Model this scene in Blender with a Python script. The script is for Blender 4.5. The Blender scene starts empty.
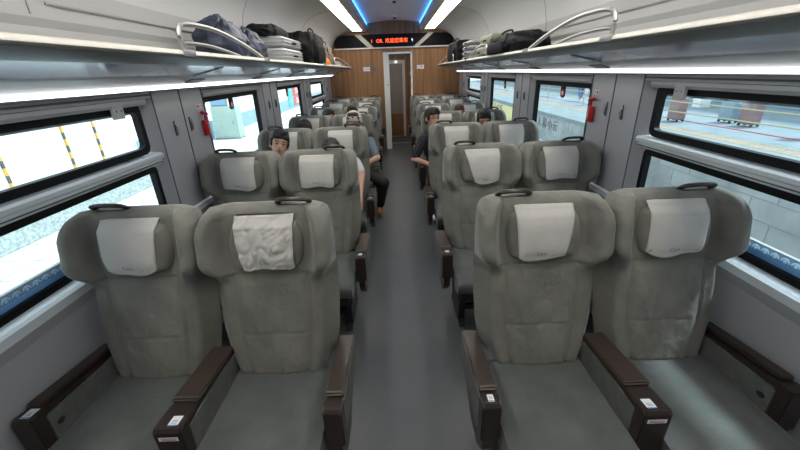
import bpy, bmesh, math, random
from math import sin, cos, pi, radians, sqrt
from mathutils import Vector, Matrix, noise
random.seed(7)
D = bpy.data
C = bpy.context.scene.collection

# ---------------------------------------------------------------- materials
def mat(name, col, rough=.6, metal=0, var=0, vscale=6, bump=0, bscale=200, sheen=0, emit=None, estr=0, spec=.5, stretch=None, col2=None):
    m = D.materials.new(name); m.use_nodes = True
    nt = m.node_tree; b = nt.nodes['Principled BSDF']
    c = (*col, 1)
    b.inputs['Base Color'].default_value = c
    b.inputs['Roughness'].default_value = rough
    b.inputs['Metallic'].default_value = metal
    b.inputs['Specular IOR Level'].default_value = spec
    if sheen:
        b.inputs['Sheen Weight'].default_value = sheen
        b.inputs['Sheen Roughness'].default_value = .4
    if emit:
        b.inputs['Emission Color'].default_value = (*emit, 1); b.inputs['Emission Strength'].default_value = estr
    tc = nt.nodes.new('ShaderNodeTexCoord')
    mp = nt.nodes.new('ShaderNodeMapping'); nt.links.new(tc.outputs['Object'], mp.inputs['Vector'])
    if stretch: mp.inputs['Scale'].default_value = stretch
    if var or col2:
        n = nt.nodes.new('ShaderNodeTexNoise'); n.inputs['Scale'].default_value = vscale; n.inputs['Detail'].default_value = 5
        nt.links.new(mp.outputs[0], n.inputs['Vector'])
        r = nt.nodes.new('ShaderNodeValToRGB'); nt.links.new(n.outputs['Fac'], r.inputs['Fac'])
        r.color_ramp.elements[0].position = .3; r.color_ramp.elements[1].position = .7
        a = col; d = col2 if col2 else tuple(min(1, x * (1 + var)) for x in col)
        if not col2: a = tuple(x * (1 - var) for x in col)
        r.color_ramp.elements[0].color = (*a, 1); r.color_ramp.elements[1].color = (*d, 1)
        nt.links.new(r.outputs['Color'], b.inputs['Base Color'])
    if bump:
        n2 = nt.nodes.new('ShaderNodeTexNoise'); n2.inputs['Scale'].default_value = bscale; n2.inputs['Detail'].default_value = 4
        nt.links.new(mp.outputs[0], n2.inputs['Vector'])
        bp = nt.nodes.new('ShaderNodeBump'); bp.inputs['Strength'].default_value = bump; bp.inputs['Distance'].default_value = .01
        nt.links.new(n2.outputs['Fac'], bp.inputs['Height']); nt.links.new(bp.outputs['Normal'], b.inputs['Normal'])
    return m
def emis(name, col, s):
    m = D.materials.new(name); m.use_nodes = True; nt = m.node_tree; nt.nodes.clear()
    e = nt.nodes.new('ShaderNodeEmission'); o = nt.nodes.new('ShaderNodeOutputMaterial')
    e.inputs[0].default_value = (*col, 1); e.inputs[1].default_value = s
    nt.links.new(e.outputs[0], o.inputs[0]); return m
def glassmat(name, tint=(1, 1, 1), refl=.06):
    m = D.materials.new(name); m.use_nodes = True; nt = m.node_tree; nt.nodes.clear()
    t = nt.nodes.new('ShaderNodeBsdfTransparent'); t.inputs[0].default_value = (*tint, 1)
    g = nt.nodes.new('ShaderNodeBsdfGlossy'); g.inputs['Roughness'].default_value = .03
    x = nt.nodes.new('ShaderNodeMixShader'); x.inputs[0].default_value = refl
    o = nt.nodes.new('ShaderNodeOutputMaterial')
    nt.links.new(t.outputs[0], x.inputs[1]); nt.links.new(g.outputs[0], x.inputs[2]); nt.links.new(x.outputs[0], o.inputs[0])
    return m
def filmmat(name, col):
    m = D.materials.new(name); m.use_nodes = True; nt = m.node_tree; nt.nodes.clear()
    t = nt.nodes.new('ShaderNodeBsdfTranslucent'); t.inputs[0].default_value = (*col, 1)
    g = nt.nodes.new('ShaderNodeBsdfDiffuse'); g.inputs[0].default_value = (*col, 1)
    x = nt.nodes.new('ShaderNodeMixShader'); x.inputs[0].default_value = .35
    o = nt.nodes.new('ShaderNodeOutputMaterial')
    nt.links.new(t.outputs[0], x.inputs[1]); nt.links.new(g.outputs[0], x.inputs[2]); nt.links.new(x.outputs[0], o.inputs[0])
    return m
def woodmat():
    m = mat('wood_panel', (.33, .17, .08), .4, var=0)
    nt = m.node_tree; b = nt.nodes['Principled BSDF']
    tc = nt.nodes.new('ShaderNodeTexCoord'); mp = nt.nodes.new('ShaderNodeMapping')
    mp.inputs['Scale'].default_value = (28, 28, .7); nt.links.new(tc.outputs['Object'], mp.inputs[0])
    n = nt.nodes.new('ShaderNodeTexNoise'); n.inputs['Scale'].default_value = 1.0; n.inputs['Detail'].default_value = 8
    nt.links.new(mp.outputs[0], n.inputs['Vector'])
    r = nt.nodes.new('ShaderNodeValToRGB'); nt.links.new(n.outputs['Fac'], r.inputs[0])
    r.color_ramp.elements[0].position = .3; r.color_ramp.elements[1].position = .72
    r.color_ramp.elements[0].color = (.17, .075, .026, 1); r.color_ramp.elements[1].color = (.40, .20, .085, 1)
    nt.links.new(r.outputs[0], b.inputs['Base Color']); return m
FAB = (.170, .168, .146)
M = dict(
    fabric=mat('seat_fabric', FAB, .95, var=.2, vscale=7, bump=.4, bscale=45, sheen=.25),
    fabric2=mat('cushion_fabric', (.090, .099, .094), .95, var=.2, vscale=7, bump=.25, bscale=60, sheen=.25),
    panelfab=mat('arm_fabric', (.12, .125, .115), .9, var=.12, vscale=30, bump=.3, bscale=300),
    cover=mat('cover_cloth', (.50, .485, .455), .9, var=.04, vscale=8, bump=.15, bscale=120),
    ink=mat('cover_ink', (.16, .16, .17), .9),
    brown=mat('brown_plastic', (.028, .019, .015), .35, var=.08, vscale=20),
    browncap=mat('brown_cap', (.045, .031, .025), .36, var=.1, vscale=14, bump=.1, bscale=150),
    black=mat('black_metal', (.012, .012, .013), .5),
    rubber=mat('black_gasket', (.003, .0035, .004), .5, spec=.2),
    sticker=mat('white_sticker', (.75, .78, .82), .5), stickblue=mat('sticker_blue', (.15, .3, .6), .5), red=mat('red_ink', (.6, .03, .03), .5),
    wall=mat('wall_grey', (.38, .385, .395), .42, var=.02, vscale=3),
    wallmetal=mat('wall_silver', (.46, .47, .48), .42, metal=.15, var=.03, vscale=3),
    sill=mat('sill_silver', (.74, .80, .82), .28, metal=.35),
    seam=mat('seam_dark', (.12, .12, .12), .7),
    floor=mat('floor_vinyl', (.078, .085, .092), .38, var=.08, vscale=3, bump=.03, bscale=90),
    ceil=mat('ceiling_panel', (.55, .55, .54), .45, var=.015, vscale=2),
    ceilmid=mat('ceiling_centre', (.80, .81, .84), .5),
    backp=mat('rack_wall', (.42, .415, .405), .5),
    rack=mat('rack_grey', (.44, .45, .45), .4), racklip=mat('rack_lip', (.55, .53, .48), .4),
    rackglass=mat('rack_underside', (.36, .40, .50), .16, metal=.25), rackdark=mat('rack_dark', (.16, .165, .155), .4),
    chrome=mat('satin_rail', (.42, .42, .41), .3, metal=.5),
    steel=mat('steel', (.55, .56, .57), .25, metal=.8),
    wood=woodmat(),
    blackgloss=mat('black_gloss', (.004, .004, .006), .5, spec=.15),
    led=emis('led_red', (1, .09, .03), 3.0), ledw=emis('led_white', (.8, .7, 1), 1.5),
    light=emis('lamp_diffuser', (1, .95, .84), 9.0), sidelight=emis('side_lamp', (.97, .98, 1), 3.2), blue=emis('blue_led', (.05, .30, 1), 5),
    beige=mat('beige_trim', (.5, .46, .4), .4), white=mat('white_paint', (.75, .75, .73), .4),
    doorgrey=mat('door_grey', (.30, .27, .25), .4),
    glass=glassmat('window_glass', (.93, .98, 1.0)),
    film=filmmat('blue_film', (.42, .74, 1)), filmpat=filmmat('blue_film_pattern', (.72, .88, 1)),
    hred=mat('hammer_red', (.5, .012, .02), .35),
    skin=mat('skin', (.52, .31, .22), .55, var=.05), hair=mat('hair_black', (.009, .008, .008), .55, bump=.6, bscale=120), hairb=mat('hair_brown', (.06, .025, .015), .6),
    navytee=mat('tee_black', (.012, .013, .022), .85), greytee=mat('shirt_grey', (.15, .19, .24), .85, var=.15, vscale=40), whitetee=mat('tee_white', (.65, .64, .62), .85),
    darkpants=mat('pants_black', (.012, .012, .014), .85), capc=mat('cap_cream', (.48, .43, .34), .85), orange=mat('shoe_orange', (.5, .17, .05), .7),
    brim=mat('cap_brim', (.05, .04, .035), .8),
    eye=mat('eye_dark', (.02, .012, .01), .3), lip=mat('lip', (.4, .15, .13), .5),
    navybag=mat('navy_nylon', (.028, .038, .068), .5, bump=.4, bscale=25), silver=mat('silver_shell', (.42, .43, .44), .3, metal=.3),
    blackbag=mat('black_nylon', (.006, .006, .007), .7, bump=.5, bscale=60, spec=.2), green=mat('cloth_green', (.02, .2, .1), .8), orangec=mat('cloth_orange', (.75, .22, .04), .8),
    khaki=mat('khaki_canvas', (.22, .19, .14), .85), olive=mat('olive_box', (.22, .23, .16), .6), grey=mat('grey_plastic', (.3, .3, .3), .5),
    # outside
    paver=mat('paver', (.70, .72, .70), .8, var=.06, vscale=2), plat=mat('platform_concrete', (.24, .31, .335), .6, var=.14, vscale=1.2),
    platwhite=mat('platform_edge', (.22, .28, .285), .7, var=.1, vscale=2), tactile=mat('tactile_yellow', (.42, .30, .17), .8), stone=mat('stone_wall', (.36, .40, .40), .85, var=.22, vscale=1.6, bump=.3, bscale=14),
    granite=mat('granite', (.42, .48, .46), .7, var=.35, vscale=30), outwhite=mat('outside_white', (.88, .9, .9), .6), outblue=mat('outside_blue_dado', (.28, .42, .50), .6), yel=mat('stripe_yellow', (.85, .5, .06), .6), outgreen=mat('cabinet_green', (.42, .54, .46), .5),
    redsign=mat('sign_red', (.8, .12, .12), .5), tealsign=mat('sign_teal', (.08, .5, .5), .5), jeans=mat('jeans', (.12, .2, .38), .8), pink=mat('pink_case', (.30, .2, .2), .5), redline=mat('line_red', (.5, .08, .1), .6),
    screen=mat('screen_blue', (.25, .45, .7), .4), creamrail=mat('rail_cream', (.5, .43, .25), .5), yellowwall=mat('wall_yellow', (.75, .68, .35), .8), ballast=mat('ballast', (.25, .24, .22), .9, var=.4, vscale=20),
    leg_tan=mat('shoe_white', (.7, .7, .68), .7),
)
# ---------------------------------------------------------------- mesh helpers
def fin(bm, name, mats, smooth=True, angle=40):
    bmesh.ops.recalc_face_normals(bm, faces=bm.faces)
    me = D.meshes.new(name)
    for f in bm.faces: f.smooth = smooth
    if smooth:
        for e in bm.edges:
            if len(e.link_faces) == 2 and e.calc_face_angle(0) > radians(angle): e.smooth = False
    bm.to_mesh(me); bm.free()
    for m in (mats if isinstance(mats, (list, tuple)) else [mats]): me.materials.append(M[m] if isinstance(m, str) else m)
    return me
def ob(name, me, parent=None, loc=None, rot=None):
    o = D.objects.new(name, me); C.objects.link(o)
    if parent: o.parent = parent
    if loc: o.location = loc
    if rot: o.rotation_euler = rot
    return o
def tag(o, label=None, cat=None, group=None, kind=None):
    if label: o['label'] = label
    if cat: o['category'] = cat
    if group: o['group'] = group
    if kind: o['kind'] = kind
    return o
def empty(name, loc, rz=0):
    o = D.objects.new(name, None); C.objects.link(o); o.location = loc; o.rotation_euler.z = rz; o.empty_display_size = .1; return o
def box(bm, x0, x1, y0, y1, z0, z1, r=0, seg=2, mi=0):
    b = bmesh.new(); bmesh.ops.create_cube(b, size=1)
    for v in b.verts:
        v.co = Vector((x0 + (x1 - x0) * (v.co.x + .5), y0 + (y1 - y0) * (v.co.y + .5), z0 + (z1 - z0) * (v.co.z + .5)))
    if r: bmesh.ops.bevel(b, geom=list(b.edges), offset=r, segments=seg, profile=.5, affect='EDGES')
    add(bm, b, mi)
def add(bm, b, mi=0):
    mp = {}
    for v in b.verts: mp[v] = bm.verts.new(v.co)
    for f in b.faces:
        try:
            nf = bm.faces.new([mp[v] for v in f.verts]); nf.material_index = mi
        except ValueError: pass
    b.free()
def prism(bm, pts, axis, a, b, mi=0):
    """extrude polygon pts (2D) along axis from a to b"""
    def P(p, t):
        return {'x': (t, p[0], p[1]), 'y': (p[0], t, p[1]), 'z': (p[0], p[1], t)}[axis]
    A = [bm.verts.new(P(p, a)) for p in pts]; B = [bm.verts.new(P(p, b)) for p in pts]
    n = len(pts); fs = [bm.faces.new(A), bm.faces.new(B[::-1])]
    for i in range(n): fs.append(bm.faces.new((A[i], A[(i + 1) % n], B[(i + 1) % n], B[i])))
    for f in fs: f.material_index = mi
def tube(bm, pts, r, n=8, closed=False, flat=1, mi=0):
    pts = [Vector(p) for p in pts]; N = len(pts); rings = []
    up = Vector((0, 0, 1))
    for i, p in enumerate(pts):
        if closed: t = pts[(i + 1) % N] - pts[i - 1]
        else: t = pts[min(i + 1, N - 1)] - pts[max(i - 1, 0)]
        t.normalize(); a = t.cross(up)
        if a.length < .05: a = t.cross(Vector((0, 1, 0)))
        a.normalize(); b = a.cross(t)
        rr = r[i] if isinstance(r, (list, tuple)) else r
        rings.append([bm.verts.new(p + a * cos(2 * pi * k / n) * rr + b * sin(2 * pi * k / n) * rr * flat) for k in range(n)])
    for i in range(N if closed else N - 1):
        A, B = rings[i], rings[(i + 1) % N]
        for k in range(n):
            f = bm.faces.new((A[k], A[(k + 1) % n], B[(k + 1) % n], B[k])); f.material_index = mi
    if not closed:
        bm.faces.new(rings[0][::-1]).material_index = mi; bm.faces.new(rings[-1]).material_index = mi
def smoothpath(pts, it=2):
    pts = [Vector(p) for p in pts]
    for _ in range(it):
        q = [pts[0]]
        for a, b in zip(pts, pts[1:]): q += [a * .75 + b * .25, a * .25 + b * .75]
        q.append(pts[-1]); pts = q
    return pts
def interp(t, tab):
    if t <= tab[0][0]: return tab[0][1]
    for (a, va), (b, vb) in zip(tab, tab[1:]):
        if t <= b:
            k = (t - a) / (b - a); k = k * k * (3 - 2 * k) * .5 + k * .5; return va + (vb - va) * k
    return tab[-1][1]
def ss(a, b, x):
    t = max(0, min(1, (x - a) / (b - a))); return t * t * (3 - 2 * t)
def loopmesh(bm, rings, mi=0, cap=True):
    R = [[bm.verts.new(p) for p in r] for r in rings]
    n = len(R[0])
    for A, B in zip(R, R[1:]):
        for k in range(n): bm.faces.new((A[k], A[(k + 1) % n], B[(k + 1) % n], B[k])).material_index = mi
    if cap:
        bm.faces.new(R[0][::-1]).material_index = mi; bm.faces.new(R[-1]).material_index = mi
def blob(cx, cy, cz, sx, sy, sz, q=.55, cuts=14, amp=0, fs=4, seed=0, bm=None, taper=0):
    b = bmesh.new(); bmesh.ops.create_cube(b, size=2); bmesh.ops.subdivide_edges(b, edges=list(b.edges), cuts=cuts, use_grid_fill=True)
    for v in b.verts:
        c = v.co.copy(); s = c.normalized()
        p = c * (1 - q) + s * q * 1.15
        if amp:
            d = noise.noise(Vector((p.x * fs + seed, p.y * fs, p.z * fs))) * amp; p = p * (1 + d)
        if taper: k = 1 - taper * (p.z + 1) / 2; p.x *= k; p.y *= k
        v.co = Vector((cx + p.x * sx, cy + p.y * sy, cz + p.z * sz))
    if bm is None: return b
    add(bm, b)
_txt = {}
def textmesh(s, size, extrude=.0008):
    cu = D.curves.new('t', 'FONT'); cu.body = s; cu.size = size; cu.extrude = extrude; cu.align_x = 'CENTER'; cu.align_y = 'CENTER'
    o = D.objects.new('t', cu); C.objects.link(o)
    dg = bpy.context.evaluated_depsgraph_get(); dg.update()
    me = D.meshes.new_from_object(o.evaluated_get(dg)); D.objects.remove(o); return me
def addmesh(bm, me, mx, mi=0):
    b = bmesh.new(); b.from_mesh(me); b.transform(mx); add(bm, b, mi)

# ---------------------------------------------------------------- camera
F_, R_, U_ = [], [], []
p_, y_, r_ = radians(22.7), radians(.0945), radians(-2.02)
Fv = Vector((sin(y_) * cos(p_), cos(y_) * cos(p_), -sin(p_))); Rv = Vector((cos(y_), -sin(y_), 0)); Uv = Rv.cross(Fv)
R2 = cos(r_) * Rv + sin(r_) * Uv; U2 = -sin(r_) * Rv + cos(r_) * Uv
cam = D.cameras.new('camera'); cam.sensor_width = 36; cam.lens = 367.9 / 800 * 36; cam.clip_start = .02; cam.clip_end = 200
co = D.objects.new('camera', cam); C.objects.link(co)
co.matrix_world = Matrix(((R2.x, U2.x, -Fv.x, -.021), (R2.y, U2.y, -Fv.y, 0), (R2.z, U2.z, -Fv.z, 1.70), (0, 0, 0, 1)))
sc = bpy.context.scene; sc.camera = co
sc.view_settings.view_transform = 'Standard'; sc.view_settings.look = 'None'; sc.view_settings.gamma = 1; sc.view_settings.exposure = .22
sc.view_settings.use_curve_mapping = False
w = D.worlds.new('sky'); sc.world = w; w.use_nodes = True
bg = w.node_tree.nodes['Background']; bg.inputs[0].default_value = (.82, .93, 1, 1); bg.inputs[1].default_value = 1.45
sun = D.lights.new('sun', 'SUN'); sun.energy = 4.2; sun.angle = radians(7); sun.color = (.86, .95, 1)
so = D.objects.new('sun', sun); C.objects.link(so); so.rotation_euler = Vector((-.52, -.10, -.85)).to_track_quat('-Z', 'Y').to_euler()

# ---------------------------------------------------------------- seats
P = 1.155
def yfl(z): return 1.27 + (z - .48) * .215
HWF = [(.452, .15), (.475, .185), (.55, .205), (.65, .222), (.80, .226), (.89, .224), (.935, .236), (.975, .257), (1.01, .268), (1.11, .268), (1.155, .262), (1.185, .25), (1.207, .235)]
HWB = [(.452, .16), (.475, .2), (.55, .25), (.65, .265), (.80, .272), (.94, .272), (1.03, .272), (1.11, .268), (1.16, .262), (1.19, .25), (1.207, .24)]
def back_mesh():
    bm = bmesh.new(); rings = []; NU = 72; NZ = 110
    for j in range(NZ + 1):
        v = j / NZ; z = .452 + (1.207 - .452) * v
        edge = min(1, sqrt(max(0, 1 - ((1 - min(1, (1.207 - z) / .035)) ** 2)))) * min(1, sqrt(max(0, 1 - (1 - min(1, (z - .452) / .04)) ** 2)))
        edge = max(edge, .05); hf, hb = interp(z, HWF), interp(z, HWB)
        E = ss(.88, 1.0, z) * (1 - .25 * ss(1.12, 1.2, z))
        ring = []
        yc = yfl(z) + .055
        for i in range(NU + 1):
            u = -1 + 2 * i / NU; au = abs(u)
            ear = .09 * ss(.64, .84, au) * E
            rnd = .035 * (1 - sqrt(max(0, 1 - max(0, (au - .86) / .14) ** 2)))
            g = -.009 * math.exp(-((au - .68) / .022) ** 2) * (z < .93) - .004 * math.exp(-((z - .665) / .006) ** 2) * (au < .68) - .006 * math.exp(-((z - .925) / .007) ** 2) * (au < .8)
            wr = .005 * noise.noise(Vector((u * 4, z * 14, 1))) + .002 * noise.noise(Vector((u * 11, z * 22, 5)))
            pad = .012 * ss(.7, .5, au) * (z < .93) * ss(.93, .88, z)
            wr *= 1 - au ** 6; y = yc - (.055 + pad + wr) * edge - ear + rnd - g
            zz = z - .009 * max(0, au - .6) ** 2 * 5 * ss(1.1, 1.2, z)
            ring.append((u * hf, y, zz))
        for i in range(NU + 1):
            u = 1 - 2 * i / NU; au = abs(u)
            ear = .03 * ss(.6, 1, au) * E
            ring.append((u * hb, yc + .065 * edge * (1 - .5 * max(0, (au - .8) / .2) ** 2) - ear, z - .009 * max(0, au - .6) ** 2 * 5 * ss(1.1, 1.2, z)))
        rings.append(ring)
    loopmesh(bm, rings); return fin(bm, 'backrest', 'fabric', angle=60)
def pill_pt(a, b):
    """headrest front surface; a,b in [-1,1]"""
    z = 1.058 + .108 * b
    return z
def head_y(x, z):
    a = min(1, abs(x) / .158); b = min(1, abs(z - 1.058) / .110)
    e = (max(0, 1 - a ** 3.6) ** .5) * (max(0, 1 - b ** 3.2) ** .5)
    return yfl(z) + .01 - .062 * e
def headrest_mesh():
    bm = bmesh.new(); n = 30; G = []
    for j in range(n + 1):
        for_row = []
        for i in range(n + 1):
            s, t = -1 + 2 * i / n, -1 + 2 * j / n
            # square -> superellipse disc
            x = s * sqrt(max(0, 1 - t * t * .30 * (s * s) ** .5)); y = t * sqrt(max(0, 1 - s * s * .34))
            X = x * .158; Z = 1.058 + y * .110
            d = max(abs(s), abs(t)); e = sqrt(max(0, 1 - d ** 4))
            Yf = yfl(Z) + .012 - .062 * e
            for_row.append(bm.verts.new((X, Yf, Z)))
        G.append(for_row)
    for j in range(n):
        for i in range(n): bm.faces.new((G[j][i], G[j][i + 1], G[j + 1][i + 1], G[j + 1][i]))
    edge = [e for e in bm.edges if e.is_boundary]
    r = bmesh.ops.extrude_edge_only(bm, edges=edge)
    for v in [g for g in r['geom'] if isinstance(g, bmesh.types.BMVert)]: v.co.y += .03
    return fin(bm, 'headrest', 'fabric', angle=70)
def cover_mesh(s, skew=0, shrink=.0, crump=0, shift=0, seed=0, text=True, drop=0, short=0):
    bm = bmesh.new(); nx, nz = (60, 70) if crump else (30, 36); rnd = random.Random(seed)
    W = .122
    def pt(a, b, off=0):  # a -1..1 across, b 0 bottom..1 over the top
        z = .965 - drop + short + (1.174 - .965 + drop - short) * min(1, b / .92)
        k = 1 - min(1, b / .92)
        x = shift + a * (W - shrink * k) + skew * k
        fold = .004 * k * sin(a * 5 + seed) * (1 + crump)
        zz = z + .008 * k * k * sin(a * 3 + seed * 2) + abs(a) ** 6 * .012 * ss(.3, 0, b)
        y = min(head_y(x, max(zz, .98)), head_y(x * .8, max(min(zz, 1.13), 1.0)) + .02) if zz < 1.13 else head_y(x, 1.13) + .045 * ss(1.13, 1.18, zz)
        y += -.0055 + fold - .004 * max(0, k - .8)
        if crump:
            q = abs(noise.noise(Vector((x * 15 + zz * 5, zz * 13 - x * 6, seed)))) + .5 * abs(noise.noise(Vector((x * 30 - zz * 12, zz * 27, seed + 3))))
            y += -.019 * crump * q; zz += .012 * (noise.noise(Vector((x * 14, 3, seed)))) * ss(.25, 0, b)
        else:
            y += -.003 * noise.noise(Vector((x * 18, zz * 14, seed)))
        if b > .92:
            kk = (b - .92) / .08; y += .055 * kk; zz += .004
        return Vector((x, y - off, zz))
    for side, off in ((0, 0.0015), (1, -.0015)):
        G = [[bm.verts.new(pt(-1 + 2 * i / nx, j / nz, off)) for i in range(nx + 1)] for j in range(nz + 1)]
        for j in range(nz):
            for i in range(nx):
                bm.faces.new((G[j][i], G[j][i + 1], G[j + 1][i + 1], G[j + 1][i]))
        if side == 0: G0 = G
    n1 = nx; n2 = nz
    for i in range(n1):
        for j in (0, n2): bm.faces.new((G0[j][i], G0[j][i + 1], G[j][i + 1], G[j][i]))
    for j in range(n2):
        for i in (0, n1): bm.faces.new((G0[j][i], G0[j + 1][i], G[j + 1][i], G[j][i]))
    if text:
        me = _txt.get('c') or _txt.setdefault('c', textmesh('Care', .024, 0))
        b = bmesh.new(); b.from_mesh(me)
        for v in b.verts:
            # reads left to right for somebody facing the seat
            a = (v.co.x * s + s * .005) / W; v.co = pt(a - .12, .145 + v.co.y / .23, .006)
        add(bm, b, 1)
        for k in range(2):   # thin printed lines under the letters
            b = bmesh.new()
            for q in ((-1, 0), (1, 0), (1, 1), (-1, 1)):
                b.verts.new(pt((s * (.05 + k * .042) + q[0] * .014) / W, .085 + q[1] * .006, .006))
            b.verts.ensure_lookup_table(); b.faces.new(b.verts[:]); add(bm, b, 1)
    return fin(bm, 'headrest_cover', ['cover', 'ink'], angle=180)
def cushion_mesh():
    bm = bmesh.new(); NX, rings = 28, []
    hw = .222
    prof = [(1.31, .44), (1.315, .47), (1.29, .479), (1.2, .477), (1.1, .48), (1.0, .484), (.9, .488), (.84, .486), (.81, .474), (.795, .45), (.80, .41), (.83, .372), (.9, .365), (1.1, .365), (1.3, .365)]
    prof = [tuple(p) for p in smoothpath([(a, b, 0) for a, b in prof], 1)]
    for i in range(NX + 1):
        u = -1 + 2 * i / NX; e = 1 - max(0, (abs(u) - .9) / .1) ** 2 * .06
        r = []
        for (y, z, _) in prof:
            zc = .42 + (z - .42) * e
            if z > .46: zc += -.006 * abs(u) ** 4 + .0025 * noise.noise(Vector((u * 3, y * 6, 2)))
            r.append((u * hw, y, zc))
        rings.append(r)
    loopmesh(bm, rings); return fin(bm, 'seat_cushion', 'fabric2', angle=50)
def handle_mesh(s):
    bm = bmesh.new(); o = .112
    box(bm, o - .065, o + .065, 1.452, 1.492, 1.196, 1.206, .004)
    pts = smoothpath([(o - .064, 1.478, 1.20), (o - .066, 1.452, 1.222), (o - .03, 1.436, 1.232), (o + .035, 1.436, 1.232), (o + .066, 1.452, 1.222), (o + .064, 1.478, 1.20)], 2)
    tube(bm, pts, .0125, 10, flat=.7)
    for v in bm.verts: v.co.x *= s
    return fin(bm, 'grab_handle', 'brown')
def arm_meshes(s, kind):
    """returns dict of meshes, x relative to the seat centre, outward positive. kind: aisle(inner, narrow) / middle / window"""
    if kind == 'aisle': x0, x1, yf = -.305, -.238, .93
    elif kind == 'middle': x0, x1, yf = .222, .318, .872
    else: x0, x1, yf = .222, .30, .93
    yb = 1.37 if kind != 'middle' else 1.315
    sl = -.10
    def zt(y): return .615 + (y - .97) * sl
    out = {}
    xs = -1 if kind == 'aisle' else 1
    # shell: front post + thin core
    bm = bmesh.new()
    prism(bm, [(yf, zt(yf) - .012), (yf + .008, zt(yf)), (.99, zt(.99)), (yb, zt(yb) - .012), (yb, .44), (yf + .05, .432), (yf + .008, .432)], 'x', x0 + .008, x1 - .008)
    b2 = bmesh.new(); prism(b2, [(yf, zt(yf) - .014), (yf + .014, zt(yf) + .001), (.992, zt(.992)), (.992, zt(.992) - .022), (yf + .045, zt(yf) - .03), (yf + .045, .436), (yf + .004, .436)], 'x', x0, x1)
    bmesh.ops.bevel(b2, geom=list(b2.edges), offset=.004, segments=2, affect='EDGES'); add(bm, b2)
    # lower trim
    prism(bm, [(yf + .008, .436), (yf + .03, .36), (yf + .11, .29), (yf + .22, .29), (yb, .42), (yb, .436)], 'x', x0 + .014, x1 - .014)
    for v in bm.verts: v.co.x *= s
    out['shell'] = fin(bm, 'armrest', 'brown', angle=30)
    bm = bmesh.new()
    b2 = bmesh.new()
    ci = .026 if kind == 'window' else -.001
    prism(b2, [(.998, zt(1) - .002), (1.0, zt(1) + .012), (1.008, zt(1) + .0165), (yb + .005, zt(yb) + .014), (yb + .01, zt(yb) - .004)], 'x', x0 + ci, x1 + .001)
    bmesh.ops.bevel(b2, geom=list(b2.edges), offset=.005, segments=2, affect='EDGES'); add(bm, b2)
    for v in bm.verts: v.co.x *= s
    out['cap'] = fin(bm, 'armrest_cap', 'browncap', angle=30)
    bm = bmesh.new()
    for xx, nx in ((x0, -1), (x1, 1)):
        pts = [(yf + .05, zt(yf) - .034), (.992, zt(.992) - .026), (yb - .003, zt(yb) - .016), (yb - .003, .45), (yf + .05, .446)]
        prism(bm, pts, 'x', xx - nx * .01, xx + nx * .0015)
    for v in bm.verts: v.co.x *= s
    out['panel'] = fin(bm, 'side_panel', 'panelfab', angle=30)
    bm = bmesh.new()
    if kind == 'aisle': cx, w2, h2 = x0 + .034, .011, .034
    else: cx, w2, h2 = (x0 + x1) / 2 + (-.012 if kind == 'middle' else 0), .017, .045
    y0 = yf + .018
    zz = zt(y0)
    def q(xa, xb, ya, yb_, dz, mi):
        vs = [bm.verts.new((s * x, y, zt(y) + dz)) for x, y in ((xa, ya), (xb, ya), (xb, yb_), (xa, yb_))]; bm.faces.new(vs).material_index = mi
    q(cx - w2, cx + w2, y0, y0 + h2, .0022, 0)
    q(cx - w2 * .9, cx + w2 * .9, y0 + .002, y0 + .007, .0026, 2)
    for k in range(3): q(cx - w2 * .6, cx + w2 * .6, y0 + .012 + k * .006, y0 + .014 + k * .006, .0026, 1)
    if kind == 'middle':
        vs = [bm.verts.new((s * x, yf - .0015, z)) for x, z in (((x0 + x1) / 2 - .036, zt(yf) - .045), ((x0 + x1) / 2 + .030, zt(yf) - .045), ((x0 + x1) / 2 + .030, zt(yf) - .027), ((x0 + x1) / 2 - .036, zt(yf) - .027))]
        bm.faces.new(vs).material_index = 0
        for k in range(2):
            vs = [bm.verts.new((s * x, yf - .0022, z)) for x, z in (((x0 + x1) / 2 - .030, zt(yf) - .041 + k * .006), ((x0 + x1) / 2 + .022, zt(yf) - .041 + k * .006), ((x0 + x1) / 2 + .022, zt(yf) - .038 + k * .006), ((x0 + x1) / 2 - .030, zt(yf) - .038 + k * .006))]
            bm.faces.new(vs).material_index = 3 if k else 1
    out['sticker'] = fin(bm, 'sticker', ['sticker', 'ink', 'stickblue', 'red'], smooth=False)
    if kind == 'window':
        b = bmesh.new(); bmesh.ops.create_cone(b, cap_ends=True, segments=16, radius1=.014, radius2=.012, depth=.006)
        b.transform(Matrix.Translation((s * (x0 - .002), yf + .085, .53)) @ Matrix.Rotation(pi / 2, 4, 'Y') @ Matrix.Diagonal((.8, 1.2, 1, 1)))
        out['knob'] = fin(b, 'recline_button', 'black')
    return out
def base_mesh():
    bm = bmesh.new()
    box(bm, -.2, .2, .90, 1.42, .27, .372, .01)
    box(bm, -.19, .19, .855, .91, .30, .368, .006)
    for x in (-.15, .15): prism(bm, [(1.0, .28), (1.38, .28), (1.34, .03), (1.40, .0), (.98, .0), (1.04, .03)], 'x', x - .022, x + .022)
    box(bm, -.16, .16, 1.05, 1.09, .1, .14, .005)
    return fin(bm, 'seat_base', 'black', angle=30)
def shell_mesh():
    bm = bmesh.new(); rings = []
    for j in range(13):
        z = .44 + j / 12 * .70; h = interp(z, HWB) * .92; y = yfl(z) + .105
        rings.append([(-h, y, z), (-h * .9, y + .03, z), (0, y + .038, z), (h * .9, y + .03, z), (h, y, z)])
    loopmesh(bm, rings); return fin(bm, 'back_shell', 'grey', angle=50)
BACK, HEADR, CUSH, BASE, SHELL = back_mesh(), headrest_mesh(), cushion_mesh(), base_mesh(), shell_mesh()
HND = {s: handle_mesh(s) for s in (-1, 1)}
ARM = {(s, k): arm_meshes(s, k) for s in (-1, 1) for k in ('aisle', 'middle', 'window')}
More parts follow.
